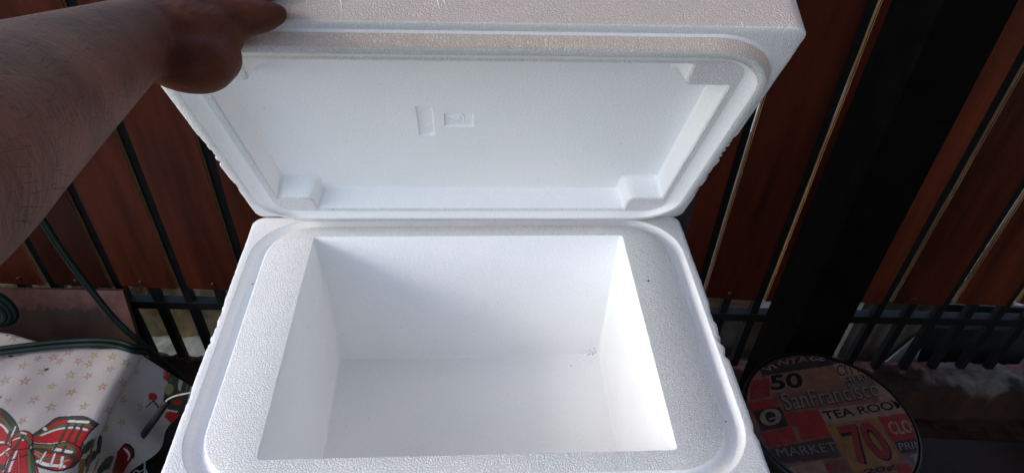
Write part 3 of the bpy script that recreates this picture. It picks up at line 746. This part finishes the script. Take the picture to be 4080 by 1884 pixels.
# ---------------------------------------------------------------- round stool with printed top
DT = 1.15; ZS = CZ-DT; SC = Vector((.565*DT, .714*DT, 0)); SR = .1451*DT
stool = empty('round_stool', (SC.x, SC.y, 0), 0, 'round stool with a red and black vintage lettering print on top', 'stool')
def spt(u, v): p = on_z(u, v, ZS); return (p.x-SC.x, p.y-SC.y)
nr, na = 110, 220
VV = [(0, 0)]; 
for i in range(1, nr+1):
    for k in range(na): a = 2*math.pi*k/na; r = SR*i/nr; VV.append((r*math.cos(a), r*math.sin(a)))
VV = np.array(VV); SS, TT = VV[:, 0], VV[:, 1]
col = np.zeros((len(VV), 3)); CRM, BRK, NAV, TAN, GRY, OCH, SAL = (.38, .24, .18), (.36, .035, .03), (.035, .03, .035), (.30, .15, .09), (.16, .145, .14), (.33, .17, .06), (.36, .14, .10)
col[:] = (.26, .115, .085)
Z7 = lambda x, y: (2900+x/2.459, 1400+y/2.459)
def sfill(pts, c): col[inside([spt(*Z7(*p)) for p in pts])] = c
sfill([(300,150),(400,60),(960,20),(1160,90),(1020,140),(320,240)], NAV)
sfill([(150,260),(320,200),(420,420),(200,480)], TAN)
sfill([(380,230),(1030,130),(1090,310),(420,420)], TAN)
sfill([(1030,120),(1280,110),(1400,250),(1130,310)], CRM)
sfill([(1130,255),(1390,215),(1410,275),(1150,315)], NAV)
sfill([(1130,325),(1420,270),(1480,330),(1130,385)], GRY)
sfill([(480,430),(1500,330),(1560,420),(560,600)], (.17, .11, .085))
sfill([(1420,260),(1560,240),(1760,470),(1480,480)], CRM)
sfill([(190,500),(470,450),(500,530),(230,590)], BRK)
sfill([(240,580),(510,535),(620,730),(330,780)], NAV)
sfill([(540,610),(900,560),(1010,830),(680,870)], BRK)
sfill([(880,560),(1740,470),(1800,590),(970,720)], CRM)
sfill([(330,790),(620,740),(680,880),(400,940)], BRK)
sfill([(620,740),(680,720),(710,860),(690,880)], TAN)
sfill([(960,720),(1470,650),(1700,1080),(1240,1180)], OCH)
sfill([(1480,640),(1860,590),(1900,840),(1610,880)], BRK)
sfill([(1620,880),(1900,840),(1920,960),(1700,1000)], NAV)
sfill([(400,950),(1020,830),(1110,1030),(480,1100)], (.07, .045, .045))
sfill([(600,1130),(920,1060),(980,1190),(640,1220)], CRM)
sfill([(930,1080),(1170,1050),(1240,1190),(990,1220)], (.20, .10, .06))
sfill([(1700,1010),(1900,970),(1900,1100),(1760,1130)], GRY)
sfill([(1640,1120),(1760,1090),(1830,1190),(1680,1190)], BRK)
rr = np.hypot(SS, TT)/SR
col[rr > .965] = (.03, .018, .018)
nzv = np.array([noise.noise(Vector((x*60, y*60, 3))) for x, y in VV]); col *= .36*(1+.35*nzv)[:, None]
V3 = np.concatenate([VV, np.full((len(VV), 1), ZS)], 1)
V3[:, 2] -= np.where(rr > .97, (rr-.97)*.25, 0)
F3 = []
for i in range(nr-1):
    for k in range(na): F3.append((1+i*na+k, 1+i*na+(k+1) % na, 1+(i+1)*na+(k+1) % na, 1+(i+1)*na+k))
F3 = [(b, a, d, c_) for a, b, c_, d in [(f[0], f[1], f[2], f[3]) for f in F3]]
me = np_mesh('printed_top', V3, np.array([(f[0], f[3], f[2], f[1]) if False else f for f in F3]), col)
bmt = bmesh.new(); bmt.from_mesh(me); bmt.verts.ensure_lookup_table()
for k in range(na): bmt.faces.new((bmt.verts[0], bmt.verts[1+k], bmt.verts[1+(k+1) % na]))
bmesh.ops.recalc_face_normals(bmt, faces=bmt.faces)
if sum(f.normal.z for f in bmt.faces) < 0: bmesh.ops.reverse_faces(bmt, faces=bmt.faces)
bmt.to_mesh(me); bmt.free()
link('printed_top', me, stool, [M_TIN], True)
prof = [(SR-.0005, ZS-.0015), (SR+.003, ZS-.001), (SR+.004, ZS-.006), (SR+.003, ZS-.03), (SR-.004, ZS-.032), (SR-.010, ZS-.034), (SR-.016, .02), (SR-.02, .0)]
def lathe_me(name, prof, n=64):
    V = []; F = []
    for r, z in prof:
        for k in range(n): a = 2*math.pi*k/n; V.append((r*math.cos(a), r*math.sin(a), z))
    for i in range(len(prof)-1):
        for k in range(n): F.append((i*n+k, (i+1)*n+k, (i+1)*n+(k+1) % n, i*n+(k+1) % n))
    return mesh_from(name, V, F)
link('rim', lathe_me('rim', prof[:6]), stool, [M_BLK], True)
link('drum', lathe_me('drum', prof[5:]), stool, [M_BLK], True)
# lettering
TM = {}
def tmat(c):
    if c not in TM: TM[c] = mat('ink_%d' % len(TM), tuple(q*.36 for q in c), .5, .3, 60, .25)
    return TM[c]
def word(txt, bl, br, tl, c, dz=.0005, offset=0, shear=0, outline=None):
    cu = bpy.data.curves.new('t', 'FONT'); cu.body = txt; cu.offset = offset; cu.shear = shear; cu.resolution_u = 4
    o = bpy.data.objects.new('t', cu); COL.objects.link(o); dg = bpy.context.evaluated_depsgraph_get()
    me = bpy.data.meshes.new_from_object(o.evaluated_get(dg), depsgraph=dg); bpy.data.objects.remove(o)
    xs = [v.co.x for v in me.vertices]; ys = [v.co.y for v in me.vertices]; x0, x1, y0, y1 = min(xs), max(xs), min(ys), max(ys)
    B, R_, T = [Vector(spt(*Z7(*p))) for p in (bl, br, tl)]
    for v in me.vertices:
        p = B + (R_-B)*((v.co.x-x0)/(x1-x0)) + (T-B)*((v.co.y-y0)/(y1-y0)); v.co = (p.x, p.y, ZS+dz)
    bm = bmesh.new(); bm.from_mesh(me)
    for k in range(40):
        a = 2*math.pi*k/40; nn = Vector((math.cos(a), math.sin(a), 0))
        bmesh.ops.bisect_plane(bm, geom=bm.verts[:]+bm.edges[:]+bm.faces[:], plane_co=nn*SR*.962, plane_no=nn, clear_outer=True)
    for f in bm.faces:
        if f.normal.z < 0: f.normal_flip()
    bm.to_mesh(me); bm.free(); me.materials.clear()
    return link('lettering', me, stool, [tmat(c)])
cG, cB, cR, cC = (.34, .27, .23), (.012, .010, .010), (.30, .035, .035), (.40, .28, .22)
word('VI', (375,200), (490,160), (320,165), cG, offset=.02); word('NTA', (500,140), (790,95), (490,85), (.32, .15, .10), offset=.02); word('GE', (800,92), (950,92), (805,40), cG, offset=.02)
word('1', (215,470), (410,440), (215,290), cR, offset=.03)
word('50', (425,405), (770,365), (385,235), (.33, .22, .17), .0004, offset=.05); word('50', (425,385), (745,350), (400,235), cB, .0008, offset=.03)
word('CITY', (1085,245), (1320,205), (1050,140), cB); word('HERE', (1160,305), (1395,275), (1135,255), cC, .0008)
word('SanFrancisco', (560,585), (1510,440), (500,420), cB, .0004, offset=.012); word('SanFrancisco', (565,577), (1508,432), (508,412), (.36, .25, .19), .0008, offset=.0)
word('TEA ROOM', (960,670), (1760,545), (915,590), cB, offset=.015)
word('0', (345,745), (550,690), (290,590), (.36, .25, .18), offset=.01); word('-', (405,668), (480,650), (400,655), cC)
word('MARKET', (500,1035), (1080,970), (460,950), (.30, .23, .21), .0008)
word('70', (1290,1120), (1675,1060), (1060,745), cB, .0004, offset=.045); word('70', (1270,1105), (1650,1045), (1055,730), cR, .0008, offset=.025)
word('CLOSED', (1610,815), (2010,775), (1550,685), cC, offset=.02); word('PRINT', (1690,965), (1985,925), (1665,900), (.36, .30, .27))
word('OPEN', (675,1200), (940,1180), (655,1130), (.42, .20, .15)); word('20¢', (1350,1215), (1650,1165), (1330,1150), cB, offset=.02); word('T', (1790,1110), (1900,1070), (1780,1020), cC, offset=.03)
word('years', (760,255), (930,235), (760,230), (.16, .08, .05))
word('K', (980,1160), (1170,1140), (950,1090), cR, offset=.03)

# ---------------------------------------------------------------- things at the right and outside the bars
pot = empty('plant_pot', (1.52, 1.12, .0), 0, 'dark grey plastic pot cut off by the right edge of the picture', 'pot')
link('body', lathe_me('body', [(.001, .0), (.09, .0), (.115, .235), (.125, .24), (.125, .26), (.11, .26), (.105, .2), (.001, .19)], 40), pot, [M_GREYPOT], True)
def outbox(name, u0, v0, u1, v1, y, th, m, label, cat, lean=0):
    a = on_y(u0, v1, y); b = on_y(u1, v0, y)
    o = link(name, box_me(name, (a.x, y, a.z), (b.x, y+th, b.z), .003), None, [m]); return tag(o, label, cat)
outbox('tan_board', 2790, 1195, 3040, 1238, 1.35, .03, M_PLANKLIGHT, 'tan weathered board outside the bars just right of the cooler', 'board')
outbox('cement_block', 3330, 1205, 3735, 1425, 1.335, .12, M_OUT, 'grey cement block outside the bars beside the black post', 'block')
outbox('cement_step', 2780, 1255, 3080, 1445, 1.33, .02, M_OUT, 'low grey cement step outside the bars near the cooler', 'step')
crate = empty('black_crate', on_y(3850, 1440, 1.345), 0, 'black plastic crate standing outside the bars at right', 'crate')
k0 = crate.location
a = on_y(3640, 1296, 1.345)-k0; b = on_y(4180, 1300, 1.345)-k0; zz = .0-k0.z
for nm, lo, hi in [('front_panel', (a.x, 0, zz), (b.x, .008, b.z)), ('back_panel', (a.x,   .07, zz), (b.x, .078, b.z)), ('side_panel', (a.x, .0081, zz), (a.x+.008, .0699, b.z)), ('side_panel', (b.x-.008, .0081, zz), (b.x, .0699, b.z)), ('bottom_panel', (a.x+.0081, .0082, zz), (b.x-.0081, .0698, zz+.008)), ('lip', (a.x-.004, -.006, b.z-.02), (b.x+.004, -.0005, b.z+.003))]:
    link(nm, box_me(nm, lo, hi, .001), crate, [M_GREYPOT if nm == 'lip' else M_BLACK])
# blue grey sheet
q0 = [on_y(3525, 1448, 1.30), on_y(3690, 1310, 1.325), on_y(3650, 1450, 1.30)]
V = q0 + [p+Vector((0, .006, 0)) for p in q0]
tag(link('plastic_sheet', mesh_from('plastic_sheet', V, [(0, 1, 2), (5, 4, 3), (0, 3, 4, 1), (1, 4, 5, 2), (2, 5, 3, 0)]), None, [M_BLUE]), 'blue grey plastic sheet leaning on the cement block outside', 'sheet')
pp = on_y(3945, 1235, 1.50); tag(link('drain_pipe', tube_me('drain_pipe', [pp+Vector((-.02, 0, -.14)), pp+Vector((.0, 0, .0)), pp+Vector((.05, .02, .30))], .026, 16), None, [M_PIPE], True), 'white plastic pipe standing outside behind the slats at right', 'pipe')
# pebbles
bm = bmesh.new()
for i in range(520):
    x = random.uniform(1.22, 1.75); y = random.uniform(1.46, 1.72); r = random.uniform(.008, .016)
    bmesh.ops.create_icosphere(bm, subdivisions=1, radius=r, matrix=Matrix.Translation((x, y, .055+(y-1.46)*.35+random.uniform(0, .02))) @ Matrix.Rotation(random.random()*3, 4, 'Z') @ Matrix.Diagonal((1.3, 1, .6, 1)))
me = bpy.data.meshes.new('pebbles'); bm.to_mesh(me); bm.free()
tag(link('pebbles', me, None, [mat('pebble', (.42, .35, .26), .8, .3, 30, .5)], True), kind='stuff')
tag(link('pebble_bank', rough_me('pebble_bank', 1.18, 1.9, 1.45, 1.9, 30, 20, lambda x, y: .045+(y-1.46)*.35, 2, .01), None, [M_YARD], True), kind='structure')
